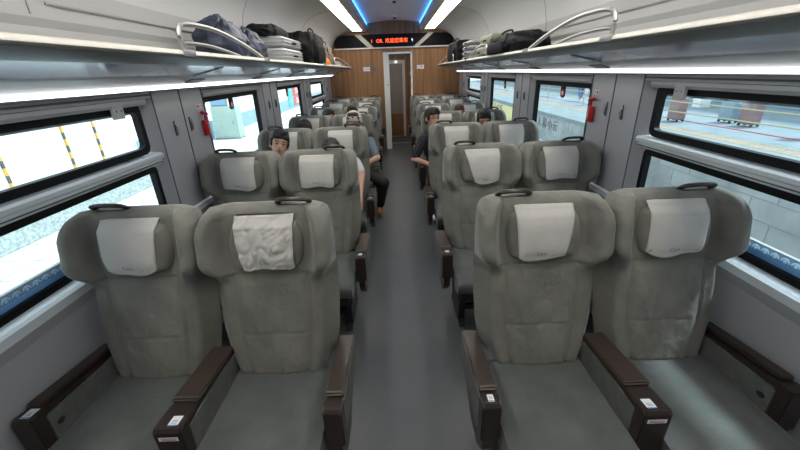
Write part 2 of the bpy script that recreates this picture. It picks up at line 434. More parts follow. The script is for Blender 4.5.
SPECIAL = {  # (side,kind,row): cover settings (x outward positive is mirrored in the mesh coordinates already, so use world x)
    (-1, 'aisle', 0): dict(skew=.014, shrink=.020, crump=1.0, seed=4), (-1, 'window', 0): dict(skew=.01, shrink=.022, seed=2, shift=-.012),
    (1, 'aisle', 0): dict(skew=-.016, shrink=.026, seed=3, drop=.0), (1, 'window', 0): dict(skew=-.022, shrink=.014, seed=6, shift=.004),
    (-1, 'aisle', 1): dict(skew=.0, shrink=.006, seed=7, shift=-.01), (-1, 'window', 1): dict(skew=.01, shrink=.008, seed=8, shift=-.02),
    (1, 'aisle', 1): dict(skew=.028, shrink=.036, seed=9, shift=.0, drop=.012), (1, 'window', 1): dict(skew=.006, shrink=.012, seed=10, shift=.004)}
_cov = {}
def seat(s, kind, row):
    sc_x = .552 if kind == 'aisle' else 1.10
    side = 'left' if s < 0 else 'right'
    ordn = ['nearest', 'second', 'third', 'fourth', 'fifth', 'sixth', 'farthest'][row]
    lab = 'grey fabric %s seat %s of the aisle, %s row' % (kind, side, ordn)
    if (s, kind, row) == (-1, 'aisle', 0): lab += ', crumpled headrest cover'
    t = empty('train_seat', (s * sc_x, row * P, 0)); tag(t, lab, 'train seat', 'two and two reclining seats along the aisle')
    dx = s * (.022 if kind == 'aisle' else .016)
    b = ob('backrest', BACK, t, (dx, 0, 0))
    ob('back_shell', SHELL, b)
    ob('grab_handle', HND[s if kind == 'window' else -s], b)
    h = ob('headrest', HEADR, t, (dx, 0, 0))
    key = (s, kind, row) if (s, kind, row) in SPECIAL else (s, (row * 2 + (kind == 'aisle')) % 3)
    if key not in _cov:
        _cov[key] = cover_mesh(1, **SPECIAL[key]) if key in SPECIAL else cover_mesh(1, skew=(key[1] - 1) * .008, shrink=.008, seed=20 + key[1], text=True)
    ob('headrest_cover', _cov[key], h)
    ob('seat_cushion', CUSH, t)
    ob('seat_base', BASE, t)
    for k in (('aisle', 'middle') if kind == 'aisle' else ('window',)):
        A = ARM[(s, k)]
        a = ob('armrest', A['shell'], t); ob('armrest_cap', A['cap'], a); ob('side_panel', A['panel'], a)
        if (s, k, row) != (-1, 'aisle', 0) and (s, k) != (1, 'window'): ob('sticker', A['sticker'], a)
        if 'knob' in A: ob('recline_button', A['knob'], a)
for row in range(7):
    for s in (-1, 1):
        for k in ('aisle', 'window'): seat(s, k, row)

# ---------------------------------------------------------------- shell of the coach
YE, YB = 8.75, -1.6
def struct(name, bm, mats, smooth=True, angle=30):
    return tag(ob(name, fin(bm, name, mats, smooth, angle)), kind='structure')
bm = bmesh.new(); box(bm, -1.46, 1.46, YB, YE + .05, -.06, 0); struct('floor', bm, 'floor')
WINS = [(.55, 2.25, True), (2.84, 4.16, False), (4.68, 6.06, False), (6.56, 7.96, True)]
ZS, ZT = .905, 1.605
for s, side in ((-1, 'left'), (1, 'right')):
    bm = bmesh.new()
    def qx(x, y0, y1, z0, z1, mi=0):
        vs = [bm.verts.new((s * x, a, b)) for a, b in ((y0, z0), (y1, z0), (y1, z1), (y0, z1))]; bm.faces.new(vs).material_index = mi
    def q4(pts, mi=0): bm.faces.new([bm.verts.new((s * a, b, c)) for a, b, c in pts]).material_index = mi
    ys = [YB] + [v for w_ in WINS for v in w_[:2]] + [YE]
    for a, b in zip(ys[::2], ys[1::2]): qx(1.42, a, b, ZS - .03, ZT + .08)
    for a, b, _ in WINS:
        qx(1.42, a, b, ZT, ZT + .08)
        e = .05
        q4([(1.42, a, ZS), (1.42, a, ZT), (1.475, a + .04, ZT - .02), (1.475, a + .04, ZS)], 1)
        q4([(1.42, b, ZS), (1.42, b, ZT), (1.475, b - .04, ZT - .02), (1.475, b - .04, ZS)], 1)
        q4([(1.42, a, ZT), (1.42, b, ZT), (1.475, b - .04, ZT - .02), (1.475, a + .04, ZT - .02)], 1)
        q4([(1.475, a + .04, ZS + .005), (1.475, b - .04, ZS + .005), (1.42, b, ZS - .012), (1.42, a, ZS - .012)], 2)
        # outer skin above and beside the glass, so no daylight leaks round the frames
        box(bm, *sorted((s * 1.49, s * 1.50)), a - .3, b + .3, ZT - .03, 1.75, mi=0)
    # below the window band
    q4([(1.42, YB, ZS - .012), (1.42, YE, ZS - .012), (1.405, YE, ZS - .02), (1.405, YB, ZS - .02)], 2)
    q4([(1.405, YB, ZS - .02), (1.405, YE, ZS - .02), (1.398, YE, ZS - .052), (1.398, YB, ZS - .052)], 2)
    q4([(1.398, YB, ZS - .052), (1.398, YE, ZS - .052), (1.415, YE, .80), (1.415, YB, .80)], 0)
    qx(1.415, YB, YE, .12, .80)
    q4([(1.415, YB, .12), (1.415, YE, .12), (1.37, YE, 0), (1.37, YB, 0)], 3)
    box(bm, *sorted((s * 1.49, s * 1.53)), YB, YE, -.1, ZS - .03, mi=0)
    struct('wall_' + side, bm, ['wallmetal', 'wall', 'sill', 'rack'], False)
    # seams of the locker panels
    bm = bmesh.new()
    seams = []
    for (a, b, _), (c, d, _) in zip(WINS, WINS[1:]): seams += [b + .002, (b + c) / 2, c - .002]
    seams += [8.35]
    for y in seams: box(bm, *sorted((s * 1.415, s * 1.4215)), y - .0025, y + .0025, ZS - .01, ZT + .05)
    for a, b, _ in WINS: box(bm, *sorted((s * 1.412, s * 1.4215)), a, b, ZT + .012, ZT + .02)
    struct('trim_1' if s < 0 else 'trim_2', bm, 'seam', False)
    # windows
    for i, (a, b, mid) in enumerate(WINS):
        W = empty('window_%d' % (i + 1 + (0 if s < 0 else 4)), (s * 1.475, (a + b) / 2, 0)); W['kind'] = 'structure'
        cy = (a + b) / 2
        y0, y1 = a + .045 - cy, b - .075 - cy
        def rring(bmx, ya, yb, za, zb, wd, r, xa, xb, top=None):
            def rr(ya, yb, za, zb, r):
                pts = []
                for (cx_, cz_, a0) in ((yb - r, zb - r, 0), (ya + r, zb - r, 90), (ya + r, za + r, 180), (yb - r, za + r, 270)):
                    for k in range(7):
                        t = radians(a0 + k * 15); pts.append((cx_ + r * cos(t), cz_ + r * sin(t)))
                return pts
            O = rr(ya, yb, za, zb, r); I = rr(ya + wd, yb - wd, za + wd, zb - (top or wd), max(.012, r - wd * .6))
            vs = [[bmx.verts.new((s * x, p[0], p[1])) for p in L] for x in (xa, xb) for L in (O, I)]
            n = len(O)
            for k in range(n):
                l = (k + 1) % n
                bmx.faces.new((vs[0][k], vs[0][l], vs[1][l], vs[1][k])); bmx.faces.new((vs[2][k], vs[2][l], vs[3][l], vs[3][k]))
                bmx.faces.new((vs[0][k], vs[0][l], vs[2][l], vs[2][k])); bmx.faces.new((vs[1][k], vs[1][l], vs[3][l], vs[3][k]))
        x0, x1 = -.022, .012
        bm = bmesh.new()
        if mid:
            rring(bm, y0, y1, 1.305, ZT - .012, .036, 0.052, x0, x1, .055); rring(bm, y0, y1, ZS - .003, 1.228, .03, .03, x0, x1)
        else:
            rring(bm, y0, y1, ZS - .003, ZT - .012, .045, 0.052, x0, x1, .062)
        ob('window_gasket', fin(bm, 'window_gasket', 'rubber', False), W)
        bm = bmesh.new()
        box(bm, *sorted((s * .0, s * .006)), y0 + .02, y1 - .02, ZS + .012, ZT - .03)
        ob('pane', fin(bm, 'pane', 'glass', False), W)
        # body around the rounded gasket
        bm = bmesh.new(); rring(bm, y0 - .12, y1 + .16, ZS - .05, ZT + .05, .14 if 0 else .13, .05, .0125, .03)
        ob('window_surround', fin(bm, 'window_surround', 'wallmetal', False), W)
        if mid:
            bm = bmesh.new()
            prof = [(.03, 1.302), (-.045, 1.300), (-.058, 1.290), (-.058, 1.272), (-.04, 1.262), (-.04, 1.25), (-.03, 1.232), (.03, 1.232)]
            prism(bm, [(s * p, z) for p, z in prof], 'y', a + .02 - cy, b - .03 - cy)
            for z in (1.245, 1.2655): box(bm, *sorted((-s * .041, -s * .046)), a + .03 - cy, b - .04 - cy, z, z + .004, mi=1)
            ob('window_rail', fin(bm, 'window_rail', ['sill', 'seam'], False), W)
        bm = bmesh.new()
        prism(bm, [(s * p, z) for p, z in [(.0, ZT - .005), (-.05, ZT - .003), (-.052, ZT - .02), (-.045, ZT - .035), (0, ZT - .037)]], 'y', a + .045 - cy, b - .05 - cy)
        bl = ob('blind_housing', fin(bm, 'blind_housing', 'wallmetal', False), W)
        if mid:
            bm = bmesh.new(); yy = b - .30 - cy
            box(bm, *sorted((-s * .058, -s * .04)), yy - .03, yy + .045, ZT - .085, ZT - .02, .004)
            for k in (-.012, .025): box(bm, *sorted((-s * .060, -s * .057)), yy + k - .003, yy + k + .003, ZT - .05, ZT - .044, mi=1)
            ob('blind_bracket', fin(bm, 'blind_bracket', ['wall', 'black'], False), W)
        else:
            bm = bmesh.new(); yy = a + .60 - cy
            prism(bm, [(yy - .045, ZT - .06), (yy + .045, ZT - .06), (yy + .045, ZT - .15), (yy + .025, ZT - .17), (yy - .025, ZT - .17), (yy - .045, ZT - .15)], 'x', -s * .003, -s * .008)
            prism(bm, [(yy + .03 * cos(k * pi / 8), ZT - .13 + .03 * sin(k * pi / 8)) for k in range(16)], 'x', -s * .008, -s * .0095, 1)
            prism(bm, [(yy + .018 * cos(k * pi / 4), ZT - .13 + .018 * sin(k * pi / 4)) for k in range(8)], 'x', -s * .0095, -s * .0105, 2)
            ob('break_glass_sticker', fin(bm, 'sticker', ['rubber', 'hred', 'white'], False), W)
        if i == 0:
            bm = bmesh.new()
            box(bm, *sorted((-s * .002, -s * .001)), y0 + .03, y1 - .03, ZS + .028, ZS + .052)
            k = 0; yv = y0 + .06
            while yv < y1 - .05:
                c_ = (yv, ZS + .058)
                prism(bm, [(c_[0] + .019 * cos(t * pi / 8), c_[1] + .019 * sin(t * pi / 8)) for t in range(9)] + [(c_[0] + .013 * cos(t * pi / 8), c_[1] + .013 * sin(t * pi / 8)) for t in range(8, -1, -1)], 'x', -s * .001, -s * .002, 1)
                prism(bm, [(c_[0] + .008 * cos(t * pi / 4), c_[1] + .003 + .008 * sin(t * pi / 4)) for t in range(8)], 'x', -s * .001, -s * .002, 1)
                yv += .042
            ob('patterned_film', fin(bm, 'patterned_film', ['film', 'filmpat'], False), W)
    # latches
    for y, z in ((2.41, 1.41), (2.60, 1.415), (4.30, 1.40), (4.54, 1.40), (6.2, 1.40), (6.42, 1.40), (8.1, 1.40)):
        bm = bmesh.new(); pts = [(s * 1.414, y, z - .035), (s * 1.408, y, z - .03), (s * 1.405, y, z), (s * 1.408, y, z + .03), (s * 1.414, y, z + .035)]
        tube(bm, pts, .006, 8); box(bm, *sorted((s * 1.412, s * 1.42)), y - .009, y + .009, z - .045, z + .045, .003, mi=1)
        o = ob('locker_latch', fin(bm, 'locker_latch', ['steel', 'seam']))
        o['label'] = 'oval steel latch on the %s wall, %s' % (side, '%s' % {2.41: 'nearest, beside the big front window', 2.60: 'next to the red hammer', 4.30: 'just past the second window', 4.54: 'just before the third window', 6.2: 'just past the third window', 6.42: 'just before the fourth window', 8.1: 'nearest the wooden end wall'}[y])
        o['category'] = 'latch'; o['group'] = 'oval latches on the wall panels'
    # emergency hammer
    t = empty('emergency_hammer', (s * 1.415, 2.76, 1.40)); tag(t, 'red emergency hammer in its holder on the %s wall panel beside the second window' % side, 'hammer')
    bm = bmesh.new(); box(bm, *sorted((-s * .03, 0)), -.018, .038, -.09, .02, .007); box(bm, *sorted((-s * .034, -s * .028)), -.008, .028, -.08, .01, .003)
    for k in range(5): box(bm, *sorted((-s * .036, -s * .033)), .004, .016, -.072 + k * .016, -.066 + k * .016, mi=1)
    ob('holder', fin(bm, 'holder', ['hred', 'sticker']), t)
    bm = bmesh.new(); tube(bm, [(-s * .02, .010, .0), (-s * .022, .010, .06)], [.008, .007], 10)
    tube(bm, [(-s * .022, -.04, .078), (-s * .022, -.02, .073), (-s * .022, .02, .066), (-s * .022, .036, .058)], [.004, .014, .016, .012], 10)
    ob('hammer_head', fin(bm, 'hammer_head', 'hred'), t)
    bm = bmesh.new(); box(bm, *sorted((s * 1.4185, s * 1.4195)), 2.735, 2.80, 1.50, 1.53, mi=0)
    box(bm, *sorted((s * 1.4175, s * 1.4186)), 2.742, 2.762, 1.505, 1.525, mi=1)
    for k in range(2): box(bm, *sorted((s * 1.4175, s * 1.4186)), 2.768, 2.793, 1.507 + k * .01, 1.511 + k * .01, mi=2)
    tag(ob('hammer_sign', fin(bm, 'hammer_sign', ['sticker', 'red', 'ink'], False)), 'small white sticker with red mark above the hammer on the %s wall' % side, 'sign')
    # side lamp under rack
    bm = bmesh.new(); prism(bm, [(s * 1.368, 1.646), (s * 1.336, 1.658), (s * 1.340, 1.672), (s * 1.375, 1.665)], 'y', YB, 8.62)
    t = tag(ob('strip_light', fin(bm, 'strip_light', 'sidelight', False)), 'long white strip light under the %s luggage rack above the windows' % side, 'light')
    bm = bmesh.new()
    prism(bm, [(s * 1.42, ZT + .03), (s * 1.40, ZT + .032), (s * 1.369, 1.645), (s * 1.376, 1.665), (s * 1.42, 1.70)], 'y', YB, YE)
    struct('trim_3' if s < 0 else 'trim_4', bm, 'wall', False)
    # luggage rack
    t = empty('luggage_rack', (0, 0, 0)); tag(t, 'grey overhead luggage rack running along the %s wall above the windows' % side, 'luggage rack')
    e0 = 8.45
    def seg(prof, mi_name, nm, y1=e0, par=t):
        bm = bmesh.new(); prism(bm, [(s * a, b) for a, b in prof], 'y', YB, y1); return ob(nm, fin(bm, nm, mi_name, angle=50), par)
    seg([(.905, 1.795), (.91, 1.808), (.925, 1.814), (.95, 1.808), (.95, 1.788), (.92, 1.784)], 'racklip', 'front_lip')
    seg([(.948, 1.806), (1.40, 1.786), (1.40, 1.772), (.948, 1.788)], 'rack', 'deck')
    seg([(.912, 1.7845), (.95, 1.788), (1.01, 1.775), (1.0, 1.757), (.95, 1.765)], 'rackdark', 'under_edge')
    seg([(1.0, 1.757), (1.01, 1.775), (1.2, 1.735), (1.195, 1.714)], 'rackglass', 'under_panel')
    seg([(1.195, 1.714), (1.2, 1.735), (1.215, 1.735), (1.205, 1.708)], 'racklip', 'under_bead')
    seg([(1.206, 1.712), (1.212, 1.735), (1.38, 1.715), (1.39, 1.67), (1.337, 1.668)], 'rack', 'back_channel', 8.7)
    bm = bmesh.new()
    prism(bm, [(s * .905, e0), (s * .93, e0 + .05), (s * 1.38, YE - .03), (s * 1.38, e0)], 'z', 1.765, 1.806)
    ob('rack_end', fin(bm, 'rack_end', 'rack'), t)
    for y in (2.33, 3.48, 4.63, 5.8, 7.0):
        bm = bmesh.new(); prism(bm, [(s * 1.005, 1.750), (s * 1.19, 1.708), (s * 1.19, 1.714), (s * 1.005, 1.757)], 'y', y - .003, y + .003)
        ob('panel_joint', fin(bm, 'panel_joint', 'rackdark', False), t)
        bm = bmesh.new(); prism(bm, [(s * 1.25, 1.690), (s * 1.30, 1.673), (s * 1.30, 1.684), (s * 1.25, 1.701)], 'y', y + .10, y + .26)
        ob('rack_fitting', fin(bm, 'rack_fitting', 'rackdark', False), t)
    for y in (2.85, 5.2, 1.78):
        bm = bmesh.new(); box(bm, *sorted((s * .903, s * .93)), y - .05, y + .05, 1.788, 1.8155, .003)
        ob('rail_plate', fin(bm, 'rail_plate', 'chrome'), t)
    for n_, (ya, yb) in enumerate(((1.77, 2.85), (6.2, 8.4)) if s < 0 else ((1.77, 2.85), (4.12, 5.2), (6.4, 8.4))):
        bm = bmesh.new(); L = yb - ya
        outer = [(ya + .02, 1.812), (ya, 1.84), (ya, 1.885), (ya + .03, 1.915), (ya + .12, 1.925), (ya + L * .3, 1.928), (ya + L * .48, 1.91), (ya + L * .72, 1.872), (ya + L * .9, 1.832), (yb, 1.808)]
        tube(bm, smoothpath([(s * .93, a, b) for a, b in outer], 2), .011, 8, flat=1.0)
        inner = [(ya + .01, 1.838), (ya + .06, 1.846), (ya + L * .25, 1.846), (ya + L * .42, 1.832), (ya + L * .6, 1.812)]
        tube(bm, smoothpath([(s * .93, a, b) for a, b in inner], 2), .008, 8)
        ob('guard_rail', fin(bm, 'guard_rail', 'chrome'), t)

# ceiling (one lofted profile)
prof = [(1.375, 1.78), (1.375, 1.90), (1.36, 1.93), (1.36, 2.06), (1.335, 2.2), (1.28, 2.31), (1.2, 2.395), (1.1, 2.45), (.98, 2.485), (.87, 2.50), (.86, 2.485), (.835, 2.482), (.835, 2.492), (.645, 2.492), (.645, 2.482), (.575, 2.482), (.545, 2.51), (.545, 2.59), (.60, 2.60), (.60, 2.63), (.5, 2.645), (.3, 2.672), (0, 2.69)]
bm = bmesh.new()
full = [(-a, b) for a, b in prof] + [(a, b) for a, b in prof[-2::-1]]
A = [bm.verts.new((a, YB, b)) for a, b in full]; B = [bm.verts.new((a, YE, b)) for a, b in full]
for i in range(len(full) - 1):
    f = bm.faces.new((A[i], A[i + 1], B[i + 1], B[i]))
    k = i if i < len(prof) - 1 else len(full) - 2 - i
    f.material_index = 1 if k >= 19 else (2 if k < 3 else 0)
struct('ceiling', bm, ['ceil', 'ceilmid', 'backp'], True, 25)
for s, side in ((-1, 'left'), (1, 'right')):
    bm = bmesh.new(); box(bm, *sorted((s * .645, s * .835)), YB, 8.45, 2.480, 2.488)
    tag(ob('ceiling_light', fin(bm, 'ceiling_light', 'light', False)), 'long warm white light panel in the ceiling on the %s' % side, 'light')
    bm = bmesh.new(); box(bm, *sorted((s * .55, s * .597)), YB, 8.7, 2.603, 2.626)
    tag(ob('cove_light', fin(bm, 'cove_light', 'blue', False)), 'thin blue glowing cove light beside the %s ceiling light panel' % side, 'light')
    bm = bmesh.new()
    for y in (1.58, 3.72, 5.85): box(bm, *sorted((s * 1.356, s * 1.362)), y - .003, y + .003, 1.94, 2.08)
    for y in (1.58, 3.72, 5.85):
        pp = [(s * a, y, b) for a, b in ((1.357, 2.07), (1.332, 2.2), (1.277, 2.31), (1.197, 2.395), (1.1, 2.447), (.98, 2.482), (.88, 2.497))]
        tube(bm, pp, .002, 4)
    for a, b in ((1.66, 3.5), (3.9, 5.7), (6.0, 8.0)): tube(bm, [(s * 1.36, a, 1.985), (s * 1.356, a + .06, 1.985), (s * 1.356, b - .06, 1.985), (s * 1.36, b, 1.985)], .007, 6)
    struct('trim_%d' % (5 if s < 0 else 6), bm, 'grey')
bm = bmesh.new()
for y in (6.9, 8.0): box(bm, -.54, .54, y - .002, y + .002, 2.66, 2.692)
for f in bm.verts: f.co.z -= .02 + .06 * (f.co.x / .54) ** 2 - .018
bm.free()
for k, (x, y) in enumerate(((.02, 6.35), (.03, 8.15))):
    bm = bmesh.new(); b = bmesh.new(); bmesh.ops.create_cone(b, cap_ends=True, segments=24, radius1=.05, radius2=.06, depth=.03); b.transform(Matrix.Translation((x, y, 2.677))); add(bm, b)
    b = bmesh.new(); bmesh.ops.create_uvsphere(b, u_segments=16, v_segments=8, radius=.03); b.transform(Matrix.Translation((x, y, 2.662))); add(bm, b, 1)
    tag(ob('ceiling_camera', fin(bm, 'ceiling_camera', ['white', 'black'])), 'small round ceiling camera %s' % ('nearer, in the centre of the vault' if k == 0 else 'right against the wooden end wall'), 'camera', 'cameras on the ceiling')

# end wall with doorway
DX0, DX1, DZ = -.225, .365, 2.06
bm = bmesh.new()
def wq(x0, x1, z0, z1, mi=0, y=YE): bm.faces.new([bm.verts.new(p) for p in ((x0, y, z0), (x1, y, z0), (x1, y, z1), (x0, y, z1))]).material_index = mi
wq(-1.43, DX0, 0, 2.75); wq(DX1, 1.43, 0, 2.75); wq(DX0, DX1, DZ, 2.75)
struct('wall_front', bm, 'wood', False)
bm = bmesh.new(); box(bm, -1.5, 1.5, YB - .03, YB, -.1, 2.8); struct('wall_back', bm, 'wall', False)
bm = bmesh.new()
for a, b in ((DX0 - .02, DX0 + .015), (DX1 - .015, DX1 + .02)): box(bm, a, b, YE - .02, YE + .12, 0, DZ + .02)
box(bm, DX0, DX1, YE - .02, YE + .12, DZ - .015, DZ + .02)
box(bm, DX0 + .015, DX0 + .10, YE + .02, YE + .08, 0, DZ - .015)
o = struct('door_1', bm, 'white', False)
b = bmesh.new(); bmesh.ops.create_uvsphere(b, u_segments=10, v_segments=6, radius=.014); b.transform(Matrix.Translation((DX0 + .06, YE + .012, 1.42))); ob('door_button', fin(b, 'door_button', 'black'), o)
# black panel band with led display
t = empty('end_display', (0, YE, 2.18)); tag(t, 'black rounded fascia with red lettering display above the doorway on the wooden wall', 'display')
bm = bmesh.new()
out = [(-1.275, 0), (-1.275, .10), (-1.25, .17), (-1.19, .22), (-1.1, .245), (-.6, .25), (0, .252), (.6, .25), (1.1, .245), (1.19, .22), (1.25, .17), (1.275, .10), (1.275, 0)]
prism(bm, out, 'y', -.03, -.001); ob('fascia', fin(bm, 'fascia', 'blackgloss', False), t)
bm = bmesh.new()
prism(bm, [(-1.28, -.022), (1.28, -.022), (1.28, 0), (-1.28, 0)], 'y', -.045, -.001); ob('ledge', fin(bm, 'ledge', 'white', False), t)
for pp in ([(-.55, 0), (-.43, 0), (-.70, .25), (-.83, .25)], [(.53, .0), (.42, .0), (.73, .25), (.85, .25)]):
    bm = bmesh.new(); prism(bm, pp, 'y', -.045, -.03); ob('diagonal_bar', fin(bm, 'diagonal_bar', 'beige', False), t)
RX = Matrix.Rotation(pi / 2, 4, 'X')
for tx, sz, xx, mm in (('1', .085, -.47, 'led'), ('OR.', .092, -.30, 'led'), ('欢迎您乘车', .098, .06, 'led'), ('9', .085, .39, 'ledw')):
    bm = bmesh.new(); addmesh(bm, textmesh(tx, sz), Matrix.Translation((xx, -.034, .118)) @ RX)
    ob('led_lettering', fin(bm, 'led_lettering', mm, False), t)
# labels on the end wall
def sign(name, x0, x1, z0, z1, label, txts, y=YE):
    t = empty(name, ((x0 + x1) / 2, y, (z0 + z1) / 2)); tag(t, label, 'sign')
    hx, hz = (x1 - x0) / 2, (z1 - z0) / 2
    bm = bmesh.new(); box(bm, -hx, hx, -.006, 0, -hz, hz, .002); ob('plate', fin(bm, 'plate', 'sticker', False), t)
    bm = bmesh.new()
    for (tx, sz, dx, dz, mi) in txts: addmesh(bm, textmesh(tx, sz), Matrix.Translation((dx, -.008, dz)) @ RX, mi)
    ob('lettering', fin(bm, 'lettering', ['ink', 'red', 'stickblue'], False), t)
sign('wall_sign', -.69, -.54, 1.72, 1.80, 'white rectangular sign left of the doorway on the wooden wall', [('02 车厢', .04, 0, 0, 0)])
bm = bmesh.new(); box(bm, -.535, -.42, YE - .006, YE, 1.722, 1.80, .002); tag(ob('wall_sign', fin(bm, 'wall_sign', 'seam', False)), 'dark grey plate next to the white sign left of the doorway', 'sign')
sign('wall_sign', .48, .64, 1.73, 1.81, 'white sign with red and blue pictograms right of the doorway', [('⊘', .06, -.04, 0, 1), ('●', .05, .03, .005, 2)])
# vestibule
VY = 10.6
bm = bmesh.new(); box(bm, -.6, .9, YE + .05, VY + .1, -.06, 0); struct('floor_vestibule', bm, 'floor')
bm = bmesh.new(); box(bm, -.6, .9, 9.50, 9.54, 0, .006); struct('trim_7', bm, 'sill', False)
bm = bmesh.new(); box(bm, -.36, -.32, YE + .05, VY, 0, 2.2); struct('wall_vestibule_left', bm, 'wall', False)
bm = bmesh.new(); box(bm, .62, .66, YE + .05, VY, 0, 2.2); struct('wall_vestibule_right', bm, 'wood', False)
bm = bmesh.new(); box(bm, -.5, .9, YE + .05, VY + .1, 2.2, 2.24); struct('ceiling_vestibule', bm, 'black', False)
bm = bmesh.new(); box(bm, -.4, .9, VY, VY + .04, 0, 2.25); struct('wall_vestibule_end', bm, 'wood', False)
bm = bmesh.new(); box(bm, -.20, .27, VY - .05, VY, 0, 1.97); box(bm, -.4, .8, VY - .04, VY, 2.06, 2.2, mi=1)
box(bm, -.14, .20, VY - .06, VY - .045, .02, 1.88, mi=2)
bm2 = bmesh.new(); box(bm2, -.2, .3, 9.4, 9.7, 2.185, 2.199); tag(ob('vestibule_fill_light', fin(bm2, 'vestibule_fill_light', emis('vestibule_fill', (1, .96, .9), 9), False)), 'added fill light panel under the vestibule ceiling beyond the doorway', 'light')  # glowing panel added only to brighten the vestibule, hidden above the doorway
d2 = struct('door_2', bm, ['white', 'rackdark', 'doorgrey'], False)
bm = bmesh.new(); box(bm, -.02, .10, VY - .068, VY - .06, 1.52, 1.60); ob('door_plate', fin(bm, 'door_plate', 'grey', False), d2)
bm = bmesh.new(); box(bm, -.14, .20, VY - .066, VY - .06, .02, .62); ob('kick_panel', fin(bm, 'kick_panel', 'wood', False), d2)
bm = bmesh.new(); box(bm, .02, .05, VY - .085, VY - .05, 1.91, 1.935); tag(ob('door_lamp', fin(bm, 'door_lamp', emis('lampw', (1, 1, 1), 3), False)), 'tiny lit lamp above the grey door beyond the doorway', 'light')
sign('wall_sign', .40, .54, 1.58, 1.68, 'small white notice on the wood panel beyond the doorway', [('⊘ ●', .05, 0, 0, 1)], VY)

# ---------------------------------------------------------------- luggage
def part(name, bm, m, par, **k): return ob(name, fin(bm, name, m, **k), par)
def thing(name, loc, label, cat, group=None, rz=0): return tag(empty(name, loc, rz), label, cat, group)
ZD = 1.805
def sack(x, y, sx, sy, h, m, label, peak=0, seed=0):
    t = thing('drawstring_bag' if 0 else 'soft_bag', (x, y, ZD - .01), label, 'bag')
    b = blob(0, 0, h / 2, sx, sy, h / 2, q=.7, cuts=22, amp=.16, fs=1.6, seed=seed)
    for v in b.verts:
        k = max(0, v.co.z / h)
        v.co.y += peak * k * k; f = 1 - .35 * k * k; v.co.x *= f; v.co.y = v.co.y * 1.0 if 0 else (v.co.y - peak * k * k) * f + peak * k * k
        cr = abs(noise.noise(Vector((v.co.x * 9, v.co.y * 7, v.co.z * 14 + seed)))) + .5 * abs(noise.noise(Vector((v.co.x * 22, v.co.y * 18, v.co.z * 25 + seed))))
        n = Vector((v.co.x, v.co.y, v.co.z - h / 2)).normalized(); v.co -= n * cr * .03
        v.co.z = max(0, v.co.z)
    part('bag_body', b, m, t, angle=70)
    bm = bmesh.new(); tube(bm, smoothpath([(sx * .2, -sy * .85 + peak * .6, h * .6), (sx * .6, -sy * .9 + peak * .6, h * .85), (sx * .2, -sy * .4 + peak, h * 1.0)], 2), .008, 6)
    part('strap', bm, m, t); return t
sack(-1.15, 2.74, .15, .205, .262, 'navybag', 'dark navy nylon bag with a pointed top, nearest on the left rack', -.04, 1)
sack(-1.15, 3.12, .14, .20, .24, 'navybag', 'dark navy nylon bag slumped behind the pointed one on the left rack', .02, 5)
# silver suitcases
def suitcase(x, y, z, sx, sy, sz, m, label, n=8, rz=0):
    t = thing('suitcase', (x, y, z), label, 'suitcase', None, rz)
    bm = bmesh.new(); box(bm, -sx, sx, -sy, sy, 0, sz, .03, 3)
    for k in range(n):
        zz = sz * (k + .8) / (n + .6); box(bm, -sx - .004, sx + .004, -sy - .004, sy + .004, zz - .004, zz + .004, .003, 1)
    part('shell', bm, m, t)
    bm = bmesh.new(); s_ = 1 if x < 0 else -1
    tube(bm, smoothpath([(s_ * sx, -.05, sz * .5), (s_ * (sx + .02), -.05, sz * .5), (s_ * (sx + .02), .05, sz * .5), (s_ * sx, .05, sz * .5)], 2), .008, 6)
    part('handle', bm, 'blackbag', t)
    bm = bmesh.new()
    for yy in (-sy * .7, sy * .7): tube(bm, [(s_ * sx * .8, yy - .01, .02), (s_ * sx * .8, yy + .01, .02)], .02, 10)
    part('wheel', bm, 'black', t); return t
suitcase(-1.14, 3.93, ZD - .005, .17, .33, .125, 'silver', 'silver ribbed suitcase lying flat on the left rack, lower of the two', 4)
suitcase(-1.15, 3.99, ZD + .124, .16, .34, .095, 'silver', 'silver ribbed suitcase lying on top of the other silver one on the left rack', 3)
def softpack(name, x, y, z, sx, sy, h, m, label, seed=0, rz=0, q=.45, cat='bag', strap='blackbag'):
    t = thing(name, (x, y, z), label, cat, None, rz)
    b = blob(0, 0, h / 2, sx, sy, h / 2, q=q, cuts=16, amp=.10, fs=2.2, seed=seed)
    for v in b.verts:
        v.co.z = max(0, v.co.z - .012 * abs(noise.noise(v.co * 14)))
    part('bag_body', b, m, t, angle=70)
    s_ = 1 if x < 0 else -1
    bm = bmesh.new(); add(bm, blob(s_ * sx * .95, 0, h * .35, sx * .25, sy * .6, h * .26, q=.4, cuts=8, amp=.06, seed=seed + 2)); part('front_pocket', bm, m, t, angle=70)
    bm = bmesh.new(); tube(bm, smoothpath([(s_ * sx * .5, -sy * .35, h * .95), (s_ * sx * .5, -sy * .3, h * 1.12), (s_ * sx * .5, sy * .3, h * 1.12), (s_ * sx * .5, sy * .35, h * .95)], 2), .009, 6); part('carry_handle', bm, strap, t)
    bm = bmesh.new(); tube(bm, smoothpath([(s_ * sx * .9, -sy * .5, h * .9), (s_ * sx * 1.12, -sy * .6, h * .5), (s_ * sx * 1.0, -sy * .4, .02)], 2), .010, 6, flat=.4)
    part('strap', bm, strap, t); return t
softpack('duffel_bag', -1.2, 3.96, ZD + .222, .11, .36, .10, 'blackbag', 'flat black bag lying on top of the silver suitcases', 3)
softpack('backpack', -1.12, 5.15, ZD - .005, .17, .46, .37, 'blackbag', 'upright black backpack with straps on the left rack', 8, cat='backpack')
softpack('backpack', -1.12, 6.15, ZD - .005, .14, .35, .30, 'khaki', 'khaki and grey backpack behind the black one on the left rack', 12, cat='backpack')
